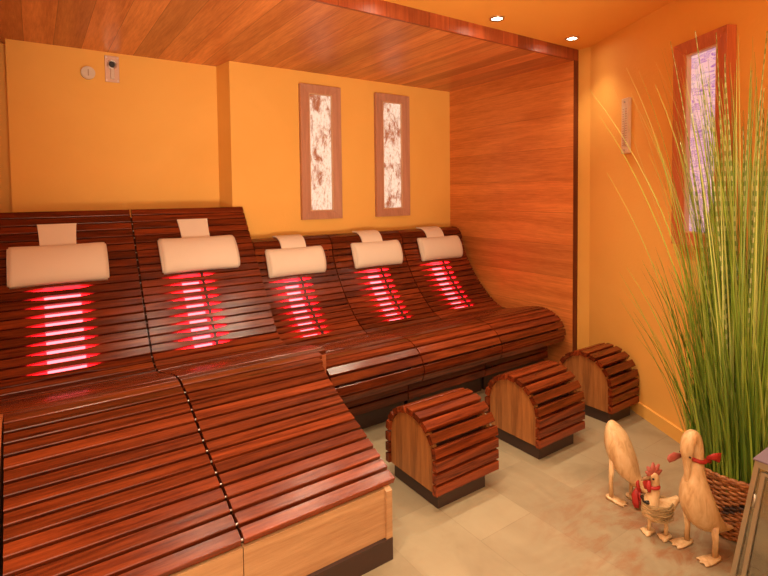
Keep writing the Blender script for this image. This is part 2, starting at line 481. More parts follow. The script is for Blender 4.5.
A_ = Prof(PA); B_ = Prof(PB)
la = []
t, loc = lounger(A_, -.24, .495, .112, 'leftmost long slatted wooden lounger, its whole red heating strip glowing', foot=(-.118, None))
bm = B(-.095, .4985, 1.515, 1.54, .085, .27); link('front_panel', bm, M_ash, t, loc)
bm = B(-.095, .4985, 1.53, 1.56, 0, .085); link('plinth', bm, M_plinth, t, loc)
bm = bmesh.new(); top = rib(bm, A_, 0, 0, A_.near(2.34), A_.L[-1]-.002, -.004); prism(bm, top+[(top[-1][0], .085), (top[0][0], .085)], 0, -.150, -.122); link('side_panel', bm, M_ash2, t, loc)
la.append(t)
t, loc = lounger(A_, .505, 1.228, .802, 'second long slatted wooden lounger from the left, ending at the step to the lower row', foot=(None, 1.137))
bm = B(.5015, 1.062, 1.515, 1.54, .085, .27); link('front_panel', bm, M_ash, t, loc)
bm = B(.503, 1.060, 1.492, 1.515, .0, .085); 
bm2 = B(.503, 1.062, 1.500, 1.525, 0, .084); bm.free(); link('plinth', bm2, M_plinth, t, loc)
bm = bmesh.new(); prism(bm, [(1.502, .085), (1.502, .265), (1.53, .28), (1.9, .385), (2.3, .50), (2.3, .085)], 0, 1.036, 1.062); link('side_panel', bm, M_ash, t, loc)
bm = B(1.120, 1.226, 2.318, 2.338, .06, .535); link('knee_panel', bm, M_ash2, t, loc)
bm = bmesh.new(); box(bm, 1.204, 1.226, 2.34, 3.45, .06, .40); link('side_board', bm, M_rib, t, loc)
# metal studs along the seam
for k in range(15):
    l = A_.near(2.25)+.0572*(k+.5)
    if l > A_.L[-1]: break
    P, T, N = A_.at(l); b2 = bmesh.new(); q = P-N*.006
    cyl(b2, (.5, q.y, q.z), (1, 0, 0), .0045, .0085, 8); link('stud', b2, M_metal, t, loc, smooth=True)
for k in range(22):
    l = A_.near(3.54)+.052*(k+.5)
    P, T, N = A_.at(l); b2 = bmesh.new(); q = P-N*.006
    cyl(b2, (.5, q.y, q.z), (1, 0, 0), .0035, .0085, 8); link('stud', b2, M_metal, t, loc, smooth=True)

for x0, x1, hc, lab in [(1.244, 1.844, 1.50, 'short curved wooden lounger half hidden behind the long loungers, first of the lower row'),
                        (1.852, 2.511, 2.195, 'middle curved wooden lounger of the lower row of three'),
                        (2.519, 3.19, 2.85, 'rightmost curved wooden lounger against the cedar board wall')]:
    t, loc = lounger(B_, x0, x1, hc, lab, kind='B', heat=(3.283, 2.975), mats=(M_slat, M_slat))
    b, lay = newslat()
    for z in (.185, .127): slat(b, V((0, 2.43, z)), V((0, 0, -1)), V((0, -1, 0)), x0, x1, .05, .022, None, random.random(), lay)
    link('base_slats', b, M_slat, t, loc)
    link('plinth', B(x0+.01, x1-.01, 2.455, 2.48, 0, .10), M_plinth, t, loc)

# ------------------------------------------------------------------ pillows
def pillow(pf, xc, width, yt, yb, ys, sw, sx, label, bulge=.07, over=False):
    lt, lb = pf.near(yt[0], yt[1]), pf.near(yb[0], yb[1])
    lm = (lt+lb)/2; P, T, N = pf.at(lm)
    t = thing('head_pillow', label, 'pillow', (xc, P.y, P.z), group='cream leather head pillows')
    hh = (lb-lt)/2
    Pt, _, _ = pf.at(lt); Pb, _, _ = pf.at(lb)
    T = (Pb-Pt).normalized(); N = V((0, T.z, -T.y))
    # cushion: a D section lofted along x with soft, slightly curved ends
    bm = bmesh.new(); rings = []; n = 14; nx = 18
    for i in range(nx+1):
        u = -1+2*i/nx
        e = (1-abs(u)**14)**.25 if abs(u) < 1 else 0
        k = 1+.05*u*u     # ends a touch taller
        e = max(e, .82)
        ring = []
        for j in range(n):
            a = math.pi*j/(n-1)
            y = math.cos(a)*hh*k*(.94+.06*e); z = (max(0,math.sin(a))**.75)*bulge*e + .004
            ring.append(bm.verts.new(V((u*width/2, 0, 0)) - T*y + N*z))
        for j in (n-1, 0):
            pass
        rings.append(ring)
    for A, C in zip(rings, rings[1:]):
        for k in range(n): bm.faces.new((A[k], A[(k+1) % n], C[(k+1) % n], C[k]))
    for r_ in (rings[0], rings[-1]): bm.faces.new(r_)
    bmesh.ops.recalc_face_normals(bm, faces=bm.faces[:])
    es = [e for e in bm.edges if all(v in rings[0] for v in e.verts) or all(v in rings[-1] for v in e.verts)]
    bmesh.ops.bevel(bm, geom=es, offset=.008, segments=3, affect='EDGES')
    link('cushion', bm, M_fabric, t, smooth=True)
    # flat strap running up the backrest
    l0 = lt+.03; l1 = ys; bm = bmesh.new(); prev = None; m = 14
    for i in range(m+1):
        l = l0+(l1-l0)*i/m; Q, TT, NN = pf.at(l)
        q = V((0, Q.y-P.y, Q.z-P.z)); fl = 1+.10*(i/m)**2
        a = V((sx-sw/2*fl, 0, 0)); c = V((sx+sw/2*fl, 0, 0))
        cur = [bm.verts.new(q+a+NN*.012), bm.verts.new(q+c+NN*.012), bm.verts.new(q+c+NN*.003), bm.verts.new(q+a+NN*.003)]
        if prev:
            for k in range(4): bm.faces.new((prev[k], prev[(k+1) % 4], cur[(k+1) % 4], cur[k]))
        else: bm.faces.new(cur)
        prev = cur
    bm.faces.new(prev); bmesh.ops.recalc_face_normals(bm, faces=bm.faces[:])
    link('strap', bm, M_fabric, t)
    return t
pillow(A_, .105, .47, (3.415, 1.095), (3.265, .888), A_.near(3.50, 1.21), .175, .0, 'leftmost cream head pillow, hanging on the first long lounger')
pillow(A_, .862, .475, (3.415, 1.095), (3.265, .888), A_.near(3.50, 1.21), .175, .0, 'cream head pillow on the second lounger from the left, above its red glow', )
pillow(B_, 1.532, .44, (3.368, .985), (3.302, .80), .03, .19, -.0, 'cream head pillow on the first lounger of the lower row')
pillow(B_, 2.232, .45, (3.368, .985), (3.302, .80), .03, .19, -.02, 'cream head pillow on the middle lounger of the lower row, second from the cedar wall')
pillow(B_, 2.892, .455, (3.368, .985), (3.302, .80), .03, .19, -.02, 'cream head pillow nearest the cedar board wall')

# ------------------------------------------------------------------ stools
def stool():
    t = thing('slatted_stool', '', 'stool')
    # arch profile in y,z : straight sides, rounded top (y from -.18 to .18)
    W = .185; zc = .235; zb = .07; R_ = .150
    path = []
    hw = .165
    path += [(-hw, .095+.0*i) for i in range(1)]
    path += [(-hw, .15), (-hw, .205)]
    path += [(-hw*math.cos(a), .215+.155*math.sin(a)) for a in [math.pi*i/24 for i in range(0, 25)]]
    path += [(hw, .205), (hw, .15), (hw, .095)]
    L = [0]
    for a, b in zip(path, path[1:]): L.append(L[-1]+math.hypot(b[0]-a[0], b[1]-a[1]))
    n = 15; b, lay = newslat()
    for k in range(n):
        l = L[-1]*k/(n-1); l = min(max(l, 1e-5), L[-1]-1e-5)
        for i in range(len(L)-1):
            if L[i+1] >= l: break
        f = (l-L[i])/(L[i+1]-L[i]); p = V((0, path[i][0]+(path[i+1][0]-path[i][0])*f, path[i][1]+(path[i+1][1]-path[i][1])*f))
        T = V((0, path[i+1][0]-path[i][0], path[i+1][1]-path[i][1])).normalized()
        N = V((0, -T.z, T.y))
        slat(b, p+N*.024, T, N, -.02, .362, .042, .027, None, random.random(), lay)
    link('slats', b, M_slat, t)
    inner = [(y*.985, .07 if False else z) for y, z in path]
    poly = [(-hw, .072)] + path + [(hw, .072)]
    poly = [(y*.99, z-.002) for y, z in poly]
    bm = bmesh.new(); prism(bm, poly, 0, -.004, .016); link('end_panel', bm, M_stoolend, t)
    bm = bmesh.new(); prism(bm, poly, 0, .325, .345); link('end_panel', bm, M_stoolend, t)
    bm = bmesh.new(); prism(bm, [(y*.8, .02+z*.86) for y, z in poly], 0, .02, .32); link('core', bm, M_rib, t)
    link('plinth', B(.012, .300, -.160, .160, 0, .074), M_plinth, t)
    return t
st = stool()
st.location = (1.384, 1.791, 0); tag(st, 'low rounded slatted stool nearest the long loungers, first of the three', 'stool', 'arched slatted foot stools')
s2 = copy_tree(st); s2.location = (2.070, 1.797, 0); s2['label'] = 'middle one of the three low rounded slatted stools'
s3 = copy_tree(st); s3.location = (2.728, 1.808, 0); s3['label'] = 'low rounded slatted stool beside the orange wall, furthest from the long loungers'
for c in s3.children:      # the last stool is a little shorter along its slats
    c.scale = (.76, 1, 1)

# ------------------------------------------------------------------ pictures
def pic_mat(name, kind):
    t = NT(name); co = t.obj()
    oi = t.n('ShaderNodeObjectInfo'); co = t.vec('ADD', co, t.n('ShaderNodeCombineXYZ', i_Z=t.math('MULTIPLY', oi.outputs['Random'], 9.0)).outputs[0])
    if kind == 'garden':
        n = t.noise(t.vec('MULTIPLY', co, (9, 1, 4)), 2.2, 8, 0.75, 0.5)
        sep = t.n('ShaderNodeSeparateXYZ', i_Vector=co)
        dens = t.math('MULTIPLY_ADD', t.noise(co, 5.0, 2), 0.5, -0.27)
        f = t.ramp(t.math('ADD', n, dens), [(0.46, (0, 0, 0)), (0.60, (1, 1, 1))])
        c = t.mix(f, (1.0, 0.78, 0.60, 1), (0.42, 0.13, 0.06, 1))
        n2 = t.noise(t.vec('MULTIPLY', co, (30, 1, 16)), 2.0, 4, 0.7)
        c = t.mix(t.math('MULTIPLY', t.ramp(n2, [(0.5, (0, 0, 0)), (0.62, (1, 1, 1))]), .5), c, (0.55, 0.24, 0.08, 1))
    else:
        mp = t.n('ShaderNodeMapping'); t.put(mp.inputs[0], co); mp.inputs['Rotation'].default_value = (0, R(32), 0); mp.inputs['Scale'].default_value = (5, 1, 17)
        w = t.noise(mp.outputs[0], 1.6, 5, .6, .9)
        f = t.ramp(w, [(0.36, (.9, .9, .9)), (0.43, (0, 0, 0)), (0.50, (.0, .0, .0)), (0.53, (.9, .9, .9)), (.57, (.1, .1, .1)), (.62, (.6, .6, .6)), (.7, (0, 0, 0))])
        c = t.mix(f, (0.95, 0.60, 0.60, 1), (0.38, 0.12, 0.48, 1))
        c = t.mix(t.math('MULTIPLY', t.ramp(t.noise(co, 4, 2), [(.5, (0, 0, 0)), (.62, (1, 1, 1))]), .5), c, (1.0, .80, .70, 1))
    e = t.n('ShaderNodeEmission'); t.put(e.inputs[0], c); e.inputs[1].default_value = 0.42 if kind == 'garden' else 0.40
    g = t.n('ShaderNodeBsdfPrincipled'); t.put(g.inputs['Base Color'], t.mix(1.0, c, (.35, .35, .35, 1), 'MULTIPLY')); g.inputs['Roughness'].default_value = .2
    a = t.n('ShaderNodeAddShader'); t.t.links.new(e.outputs[0], a.inputs[0]); t.t.links.new(g.outputs[0], a.inputs[1])
    t.t.links.new(a.outputs[0], t.out.inputs[0]); return t.m
M_pg = pic_mat('backlit_glass_garden', 'garden'); M_pl = pic_mat('backlit_glass_lilac', 'lilac')
M_frame = wood('frame_wood', (0.42, 0.19, 0.11), (0.60, 0.31, 0.20), 2, rough=0.4, rings=.5)
M_framer = wood('frame_wood_red', (0.42, 0.09, 0.03), (0.66, 0.19, 0.06), 2, rough=0.4, rings=.5)
def picture(label, w, h, iw, ih, mf, mp, depth=.035):
    """local: x right, y into the wall (0 = wall face), z up, origin bottom centre"""
    t = thing('illuminated_picture', label, 'picture')
    bm = bmesh.new()
    o = [(-w/2, 0), (w/2, 0), (w/2, h), (-w/2, h)]; dz = (h-ih)/2; i_ = [(-iw/2, dz), (iw/2, dz), (iw/2, h-dz), (-iw/2, h-dz)]
    for k in range(4):
        a, b, c, d = o[k], o[(k+1) % 4], i_[(k+1) % 4], i_[k]
        vf = [bm.verts.new((x, -depth, z)) for x, z in (a, b)] + [bm.verts.new((x, -depth*.75, z)) for x, z in (c, d)]
        vb = [bm.verts.new((x, 0, z)) for x, z in (a, b, c, d)]
        fs = [bm.faces.new(vf), bm.faces.new(vb[::-1])]
        for q in range(4): fs.append(bm.faces.new((vf[q], vf[(q+1) % 4], vb[(q+1) % 4], vb[q])))
        bmesh.ops.recalc_face_normals(bm, faces=fs)
    bmesh.ops.bevel(bm, geom=bm.edges[:], offset=.0012, segments=1, affect='EDGES')
    link('frame', bm, mf, t)
    bm = bmesh.new(); e = .008
    for xa, xb, za, zb in ((-iw/2, -iw/2+e, dz, h-dz), (iw/2-e, iw/2, dz, h-dz), (-iw/2+e, iw/2-e, dz, dz+e), (-iw/2+e, iw/2-e, h-dz-e, h-dz)):
        box(bm, xa, xb, -depth*.7, -.002, za, zb)
    link('inner_bead', bm, M_frame2, t)
    link('picture_panel', B(-iw/2+e, iw/2-e, -.010, -.004, dz+e, h-dz-e), mp, t)
    return t
M_frame2 = plain('pale_bead', (0.70, 0.42, 0.24), .4)
p1 = picture('tall narrow backlit picture in wooden frame, left one of the back wall pair', .355, 1.045, .205, .915, M_frame, M_pg); p1.location = (1.872, YB-.001, 1.175)
p2 = picture('tall narrow backlit picture in wooden frame, nearer the cedar board wall', .355, 1.045, .205, .915, M_frame, M_pg); p2.location = (2.565, YB-.001, 1.175)
p3 = picture('tall lilac backlit picture in a reddish wooden frame behind the tall grass', .36, 1.045, .21, .915, M_framer, M_pl, .05)
sc_ = 1.093
q = wp(sc_+.02, 1.085, .001); p3.location = q; p3.rotation_euler = (0, 0, math.atan2(WD.y, WD.x))
for p in (p1, p2): p['group'] = 'pair of backlit pictures'

# ------------------------------------------------------------------ wall fixtures
t = thing('thermometer', 'slim pale wooden sauna thermometer on the orange wall left of the lilac picture', 'thermometer', wp(.455, 1.605, .001), math.atan2(WD.y, WD.x))
link('backboard', B(-.036, .036, -.022, 0, 0, .345, bev=.003), plain('pale_birch', (.85, .68, .5), .5), t)
link('glass_tube', tube(bmesh.new(), [(0, -.024, .05), (0, -.024, .29)], .004, 8), M_white, t)
bm = bmesh.new()
for k in range(16): box(bm, -.022, -.008, -.0235, -.021, .05+k*.015, .053+k*.015)
for k in range(16): box(bm, .008, .022, -.0235, -.021, .05+k*.015, .053+k*.015)
link('scale', bm, plain('scale_marks', (.35, .12, .05), .6), t)
for z in (.022, .322):
    bm = bmesh.new(); cyl(bm, (0, -.024, z), (0, 1, 0), .006, .006, 12); link('screw', bm, M_metal, t)

t = thing('round_wall_button', 'small round white knob high on the orange wall above the first pillow', 'wall button', (.312, YBL-.001, 2.165))
bm = bmesh.new(); cyl(bm, (0, -.02, 0), (0, 1, 0), .040, .04, 32); bmesh.ops.bevel(bm, geom=[e for e in bm.edges if e.calc_length() < .02], offset=.005, segments=2, affect='EDGES')
link('disc', bm, M_white, t)
link('slot', B(-.003, .003, -.042, -.039, -.02, .02), plain('slot_grey', (.45, .3, .2), .5), t)

t = thing('spray_nozzle_plate', 'rectangular metal plate with round hole and small white lamp high on the orange wall', 'wall fitting', (.452, YBL-.001, 2.125))
link('plate', B(-.042, .042, -.006, 0, 0, .172, bev=.002), plain('warm_steel', (.62, .42, .32), .35, Metallic=.6), t)
bm = bmesh.new(); tube(bm, [(.025*math.cos(a), -.010, .115+.025*math.sin(a)) for a in [k*math.pi/12 for k in range(24)]], .006, 8, closed=True); link('nozzle_ring', bm, M_metal, t)
bm = bmesh.new(); cyl(bm, (-.003, -.008, .115), (0, 1, 0), .020, .006); link('nozzle_hole', bm, M_black, t)
link('lamp_tube', B(-.011, .011, -.022, -.006, .02, .085, bev=.004), M_white, t)
for x, z in ((-.033, .012), (.033, .012), (-.033, .16), (.033, .16)):
    bm = bmesh.new(); cyl(bm, (x, -.007, z), (0, 1, 0), .005, .004, 12); link('screw', bm, M_metal, t)

# ------------------------------------------------------------------ grass plant in a basket
PX, PY = 2.33, .835
pl = thing('potted_grass', 'tall bushy green grass in a wicker basket beside the orange wall', 'plant', (PX, PY, 0))
def wicker():
    t = NT('wicker'); n = t.noise(t.vec('MULTIPLY', t.obj(), (20, 20, 60)), 2, 4, .6)
    return t.bsdf(t.ramp(n, [(.3, (.16, .05, .015)), (.55, (.42, .16, .05)), (.75, (.62, .30, .11))]), .5)
M_wick = wicker(); M_wickd = plain('dark_wicker', (.05, .02, .012), .5)
bm = bmesh.new(); nr = 23; ns = 20
def brad(z): return .135+.045*(z/.25)**.8
for r_ in range(nr):
    z = .008+.0107*r_; rr = brad(z); pts = []
    for k in range(100):
        a = 2*math.pi*k/100; w = .0055*math.sin(ns*a+(math.pi if r_ % 2 else 0))
        pts.append(((rr+w)*math.cos(a), (rr+w)*math.sin(a), z+.0015*math.sin(3*a+r_)))
    n0 = len(bm.faces); tube(bm, pts, .0062, 6, closed=True); bm.faces.ensure_lookup_table()
    for f in bm.faces[n0:]:
        c = f.calc_center_median(); a = math.degrees(math.atan2(c.y, c.x)) % 120
        zz = .06+ .0018*abs(a-60)*1.0+.06*(1 if a > 60 else 0)
        if abs(c.z-zz) < .016: f.material_index = 1
bk = link('basket', bm, [M_wick, M_wickd], pl)
bm = bmesh.new()
for k in range(40):
    a = math.pi*2*k/40
    tube(bm, [(brad(z)*math.cos(a), brad(z)*math.sin(a), z) for z in (0.002, .12, .25)], .0045, 6)
link('stakes', bm, M_wick, bk)
bm = bmesh.new()
for ph in (0, 1):
    tube(bm, [((.184)*math.cos(2*math.pi*k/120), .184*math.sin(2*math.pi*k/120), .258+.006*math.sin(20*2*math.pi*k/120+ph*math.pi)) for k in range(120)], .008, 6, closed=True)
link('rim', bm, M_wick, bk)
bm = bmesh.new(); cyl(bm, (0, 0, .11), (0, 0, 1), .125, .2, 32, .155); link('pot', bm, M_plinth, pl)

def grass_mat(name, c0, c1, c2):
    t = NT(name); at = t.n('ShaderNodeAttribute', attribute_name='tone')
    sep = t.n('ShaderNodeSeparateXYZ', i_Vector=t.obj())
    c = t.ramp(at.outputs['Fac'], [(0, c0), (.5, c1), (1, c2)])
    b = t.bsdf(c, .38, Transmission_Weight=0.0)
    return b
M_grass = grass_mat('grass_blades', (.06, .14, .012), (.32, .48, .05), (.60, .66, .20))
def reed_mat():
    t = NT('banded_reeds'); sep = t.n('ShaderNodeSeparateXYZ', i_Vector=t.obj())
    fr = t.math('FRACT', t.math('MULTIPLY', sep.outputs[2], 26)); f = t.ramp(fr, [(.0, (0, 0, 0)), (.45, (0, 0, 0)), (.5, (1, 1, 1)), (.95, (1, 1, 1)), (1, (0, 0, 0))])
    return t.bsdf(t.mix(f, (.20, .32, .06, 1), (.50, .55, .22, 1)), .35)
M_reed = reed_mat()
RW = V((-.8192, .5736, 0)); # towards picture-left
def blade(bm, lay, base, ang, lean, height, width, droop, tone, seg=11, tubew=None):
    d = V((math.cos(ang), math.sin(ang), 0)); sd = V((-d.y, d.x, 0))
    pts = []; p = V(base); el = math.pi/2 - lean*.25
    step = height/seg
    for i in range(seg+1):
        pts.append(p.copy())
        e = math.pi/2 - lean*(.18+.35*i/seg) - droop*(i/seg)**3
        p = p + (d*math.cos(e)+V((0, 0, 1))*math.sin(e))*step
    # keep inside the wall
    for q in pts:
        dist = (V((q.x+PX, q.y+PY, 0))-W0).dot(WN)
        if dist < .02: q += WN*(.02-dist+random.random()*.01)
    if tubew:
        n0 = len(bm.faces)
        tube(bm, pts, [tubew*(1-.75*(i/seg)**2) for i in range(seg+1)], 6)
        bm.faces.ensure_lookup_table(); fs = bm.faces[n0:]
    else:
        prev = None; fs = []; tw = random.uniform(-.6, .6)
        for i, q in enumerate(pts):
            f = i/seg; w = width*(1-f**2.2)*.5+.0004; s2 = (sd*math.cos(tw+f*.6)+d*math.sin(tw+f*.6))
            nn = d.cross(s2) if False else d
            q = V(q); cur = [bm.verts.new(q-s2*w), bm.verts.new(q+d*w*.35), bm.verts.new(q+s2*w)]
            if prev:
                for k in (0, 1): fs.append(bm.faces.new((prev[k], prev[k+1], cur[k+1], cur[k])))
            prev = cur
        for f in fs: f.smooth = True
    for f in fs:
        for lp in f.loops: lp[lay] = (tone, tone, tone, 1)
rnd = random.Random(11)
bm = bmesh.new(); lay = bm.loops.layers.float_color.new('tone')
def basept(r=.13):
    a = rnd.uniform(0, 2*math.pi); rr = r*math.sqrt(rnd.random()); return V((rr*math.cos(a), rr*math.sin(a), .20)), a, rr
LA = math.atan2(.5736, -.8192)      # picture-left
def lefty(a, k):
    v = V((math.cos(a)+k*math.cos(LA), math.sin(a)+k*math.sin(LA), 0)); return math.atan2(v.y, v.x)
for i in range(520):      # dense short and mid blades
    b_, a, rr = basept(.175)
    ang = lefty(a+rnd.uniform(-.8, .8), .8); h = rnd.uniform(.30, .95); lean = rnd.uniform(.1, .95)*(.5+rr/.15*.7)
    blade(bm, lay, b_, ang, lean, h, rnd.uniform(.005, .010), rnd.uniform(-.05, .25), rnd.random()**1.3*.8, 9)
for i in range(330):      # long blades
    b_, a, rr = basept(.12)
    ang = lefty(a+rnd.uniform(-.9, .9), .45); h = rnd.uniform(.9, 1.75); lean = rnd.uniform(.0, .50)*(.55+rr/.12*.5)
    blade(bm, lay, b_, ang, lean, h, rnd.uniform(.004, .0085), rnd.uniform(0, .28), rnd.uniform(.1, 1.0), 13)
for i in range(26):       # a few long ones fanning out to the left
    b_, a, rr = basept(.12)
    blade(bm, lay, b_, LA+rnd.uniform(-.7, .7), rnd.uniform(.45, .85), rnd.uniform(1.1, 1.75), rnd.uniform(.004, .0065), rnd.uniform(-.1, .2), rnd.uniform(.5, 1), 14)
g = link('grass_blades', bm, M_grass, pl); g['kind'] = 'stuff'
bm = bmesh.new(); lay = bm.loops.layers.float_color.new('tone')
for i in range(26):
    b_, a, rr = basept(.09); ang = a+rnd.uniform(-.9, .9)
    blade(bm, lay, b_, ang, rnd.uniform(.02, .38), rnd.uniform(1.2, 1.85), 0, rnd.uniform(-.02, .08), .5, 14, tubew=rnd.uniform(.0035, .0062))
g = link('banded_reeds', bm, M_reed, pl); g['kind'] = 'stuff'

# ------------------------------------------------------------------ wooden birds
def bird_wood():
    t = NT('carved_bamboo_wood'); n = t.noise(t.vec('MULTIPLY', t.obj(), (18, 18, 5)), 2.2, 5, .6, .8)
    m2 = t.noise(t.obj(), 9, 2)
    c = t.ramp(n, [(.25, (.42, .22, .08)), (.5, (.66, .44, .22)), (.8, (.78, .58, .34))])
    c = t.mix(t.math('MULTIPLY', t.ramp(m2, [(.58, (0, 0, 0)), (.72, (1, 1, 1))]), .5), c, (.42, .20, .07, 1))
    return t.bsdf(c, .42, bump=n, bstr=.1, bdist=.002)
M_bird = bird_wood(); M_redc = plain('red_cloth', (.42, .02, .015), .6); M_pink = plain('rosy_paint', (.42, .10, .07), .5)
M_eye = plain('black_eye', (.01, .01, .01), .2); M_horn = plain('brown_bark', (.30, .16, .07), .7)
M_raffia = plain('raffia', (.42, .28, .12), .8)

def rot2(v, a): return V((v[0]*math.cos(a)-v[1]*math.sin(a), v[0]*math.sin(a)+v[1]*math.cos(a), v[2]))
def loft(keys, n=6, seg=16, side=(0, 1, 0)):
    s = spline(keys, n); bm = bmesh.new()
    tube(bm, [q[:3] for q in s], [(max(q[3], .002), max(q[4], .002)) for q in s], seg, side=side); return bm
def leg(x, y, z0, r=.010, foot=.075, name='leg', par=None, ang=0, mat=None):
    bm = bmesh.new(); tube(bm, [(x+.004, y, z0), (x, y, z0*.5), (x+.002, y, .014)], [r*1.25, r*.9, r], 10)
    lg = link('leg', bm, mat or M_bird, par)
    bm = bmesh.new()
    # webbed foot: flat rounded wedge with three toes
    out = []
    L_ = foot
    shape = [(-.020, -.010), (-.024, 0), (-.020, .010), (.0, .017), (L_*.55, .026), (L_*.92, .024), (L_*.80, .010), (L_, .0), (L_*.80, -.010), (L_*.92, -.024), (L_*.55, -.026), (.0, -.017)]
    lo = [bm.verts.new((x+px*math.cos(ang)-py*math.sin(ang), y+px*math.sin(ang)+py*math.cos(ang), 0.001)) for px, py in shape]
    hi = [bm.verts.new((x+px*.9*math.cos(ang)-py*.85*math.sin(ang), y+px*.9*math.sin(ang)+py*.85*math.cos(ang), .018 if px < L_*.3 else .010)) for px, py in shape]
    fs = [bm.faces.new(lo), bm.faces.new(hi[::-1])]
    n = len(shape)
    for i in range(n): fs.append(bm.faces.new((lo[i], lo[(i+1) % n], hi[(i+1) % n], hi[i])))
    bmesh.ops.recalc_face_normals(bm, faces=fs)
    bmesh.ops.bevel(bm, geom=[e for e in bm.edges], offset=.003, segments=2, affect='EDGES')
    link('foot', bm, mat or M_bird, lg, smooth=True)
def eye(c, par, r=.004): link('eye', ball(bmesh.new(), c, r, u=10, v=8), M_eye, par)

# tall upright duck (faces picture-left, head bowed)
d = thing('wooden_duck', 'tall pale carved duck with bowed head and red bow in front of the basket', 'figurine', (1.996, .870, 0), R(158))
link('body', loft([(-.188, 0, .072, .006, .003), (-.135, 0, .088, .032, .014), (-.092, 0, .112, .052, .036), (-.050, 0, .145, .062, .056), (-.022, 0, .200, .059, .060), (-.012, 0, .255, .047, .052), (-.014, 0, .305, .031, .036), (-.019, 0, .355, .023, .025), (-.020, 0, .400, .021, .022), (-.012, 0, .435, .021, .023), (.004, 0, .452, .022, .024), (.020, 0, .435, .024, .024), (.027, 0, .400, .023, .022), (.026, 0, .365, .017, .015), (.025, 0, .325, .013, .009), (.027, 0, .280, .010, .005)]), M_bird, d)
for y in (-.022, .022): eye((.034, y, .385), d)
leg(-.055, .052, .13, .011, par=d); leg(-.030, -.05, .13, .011, par=d)
bm = bmesh.new()
tube(bm, [(-.020+.026*math.cos(a), .026*math.sin(a), .362+.005*math.cos(a)) for a in [k*math.pi/10 for k in range(20)]], .0075, 8, closed=True)
bow = link('bow', bm, M_redc, d)
bm = bmesh.new()
for s_, rr in ((1, 1), (-1, 1)):
    pass
tube(bm, [(-.055, .01, .366), (-.075, .02, .372), (-.098, .025, .368)], [(.006, .004), (.014, .005), (.020, .004)], 10, side=(0, 0, 1))
tube(bm, [(-.055, .01, .366), (-.070, .0, .352), (-.088, -.005, .345)], [(.006, .004), (.012, .005), (.014, .004)], 10, side=(0, 0, 1))
link('bow_tail', bm, M_redc, bow)
bm = bmesh.new(); tube(bm, [(.020, -.035, .362), (.045, -.04, .358), (.072, -.035, .356), (.080, -.033, .356)], [(.008, .004), (.018, .006), (.016, .006), (.005, .003)], 10, side=(0, 0, 1))
link('bow_tail', bm, M_pink, bow)

# foraging duck, head to the floor
d = thing('wooden_duck', 'pale carved wooden duck bending its head to the floor, tail up, near the stools', 'figurine', (2.112, 1.218, 0), R(-80))
link('body', loft([(-.045, 0, .335, .016, .008), (-.040, 0, .315, .040, .026), (-.022, 0, .265, .062, .050), (.000, 0, .205, .066, .056), (.028, 0, .150, .052, .050), (.062, 0, .108, .030, .030), (.090, 0, .088, .022, .022), (.112, 0, .084, .024, .023), (.135, 0, .070, .023, .021), (.155, 0, .045, .015, .012), (.172, 0, .020, .011, .007), (.182, 0, .008, .009, .005)]), M_bird, d)
for y in (-.021, .021): eye((.128, y, .083), d)
leg(-.025, -.045, .18, .010, par=d); leg(.035, .028, .12, .010, par=d)
bm = bmesh.new(); tube(bm, [(.083+.008*math.cos(a)*0-.022*math.sin(a)*.35, .027*math.cos(a), .093+.026*math.sin(a)) for a in [k*math.pi/10 for k in range(20)]], .0075, 8, closed=True)
sc1 = link('scarf', bm, M_redc, d)
bm = bmesh.new(); tube(bm, [(.078, -.026, .085), (.074, -.040, .060), (.080, -.046, .030), (.085, -.048, .012)], [(.007, .005), (.014, .005), (.015, .005), (.010, .004)], 8, side=(1, 0, 0))
tube(bm, [(.078, -.026, .080), (.095, -.034, .055), (.105, -.038, .026)], [(.006, .004), (.010, .004), (.010, .004)], 8, side=(1, 0, 0))
link('scarf_tail', bm, M_redc, sc1)

# hen with raffia skirt
d = thing('wooden_hen', 'small carved wooden hen with red comb and raffia skirt, between the two ducks', 'figurine', (1.990, .995, 0), R(150))
link('body', loft([(-.088, 0, .150, .012, .008), (-.06, 0, .130, .022, .020), (-.025, 0, .110, .036, .036), (.015, 0, .102, .040, .042), (.026, 0, .135, .029, .031), (.014, 0, .175, .020, .021), (.010, 0, .210, .015, .016), (.014, 0, .238, .017, .018), (.024, 0, .254, .012, .012)]), M_bird, d)
bm = bmesh.new(); tube(bm, [(.035, 0, .238), (.055, 0, .236), (.068, 0, .228)], [.010, .007, .002], 8); link('beak', bm, M_horn, d)
bm = bmesh.new()
for a, l_ in ((150, .040), (118, .050), (88, .052), (55, .045), (28, .036)):
    dx, dz = math.cos(R(a)), math.sin(R(a)); b0 = V((.018, 0, .246))
    tube(bm, [b0, b0+V((dx, 0, dz))*l_*.55, b0+V((dx, 0, dz))*l_], [(.011, .005), (.013, .005), (.004, .003)], 8, side=(-dz, 0, dx))
link('comb', bm, M_pink, d)
bm = bmesh.new(); tube(bm, [(.040, .004, .230), (.044, .010, .208), (.042, .012, .188)], [.008, .011, .006], 8); tube(bm, [(.040, -.004, .230), (.044, -.010, .208), (.042, -.012, .188)], [.008, .011, .006], 8)
tube(bm, [(.020+.021*math.cos(a), .021*math.sin(a), .205) for a in [k*math.pi/8 for k in range(16)]], .007, 8, closed=True)
link('wattle', bm, M_redc, d)
for y in (-.019, .019): eye((.030, y, .242), d, .0045)
rr_ = random.Random(3); bm = bmesh.new()
for k in range(34):
    z = .085+.055*rr_.random(); ph = rr_.random()*6.28; tl = rr_.uniform(-.012, .012); r0 = .040+.010*rr_.random()
    tube(bm, [(.0+(r0+.004)*1.1*math.cos(a), r0*math.sin(a), z+tl*math.sin(a+ph)+.003*math.sin(5*a+k)) for a in [q*math.pi/12 for q in range(24)]], .0018, 4, closed=True)
link('raffia_skirt', bm, M_raffia, d)
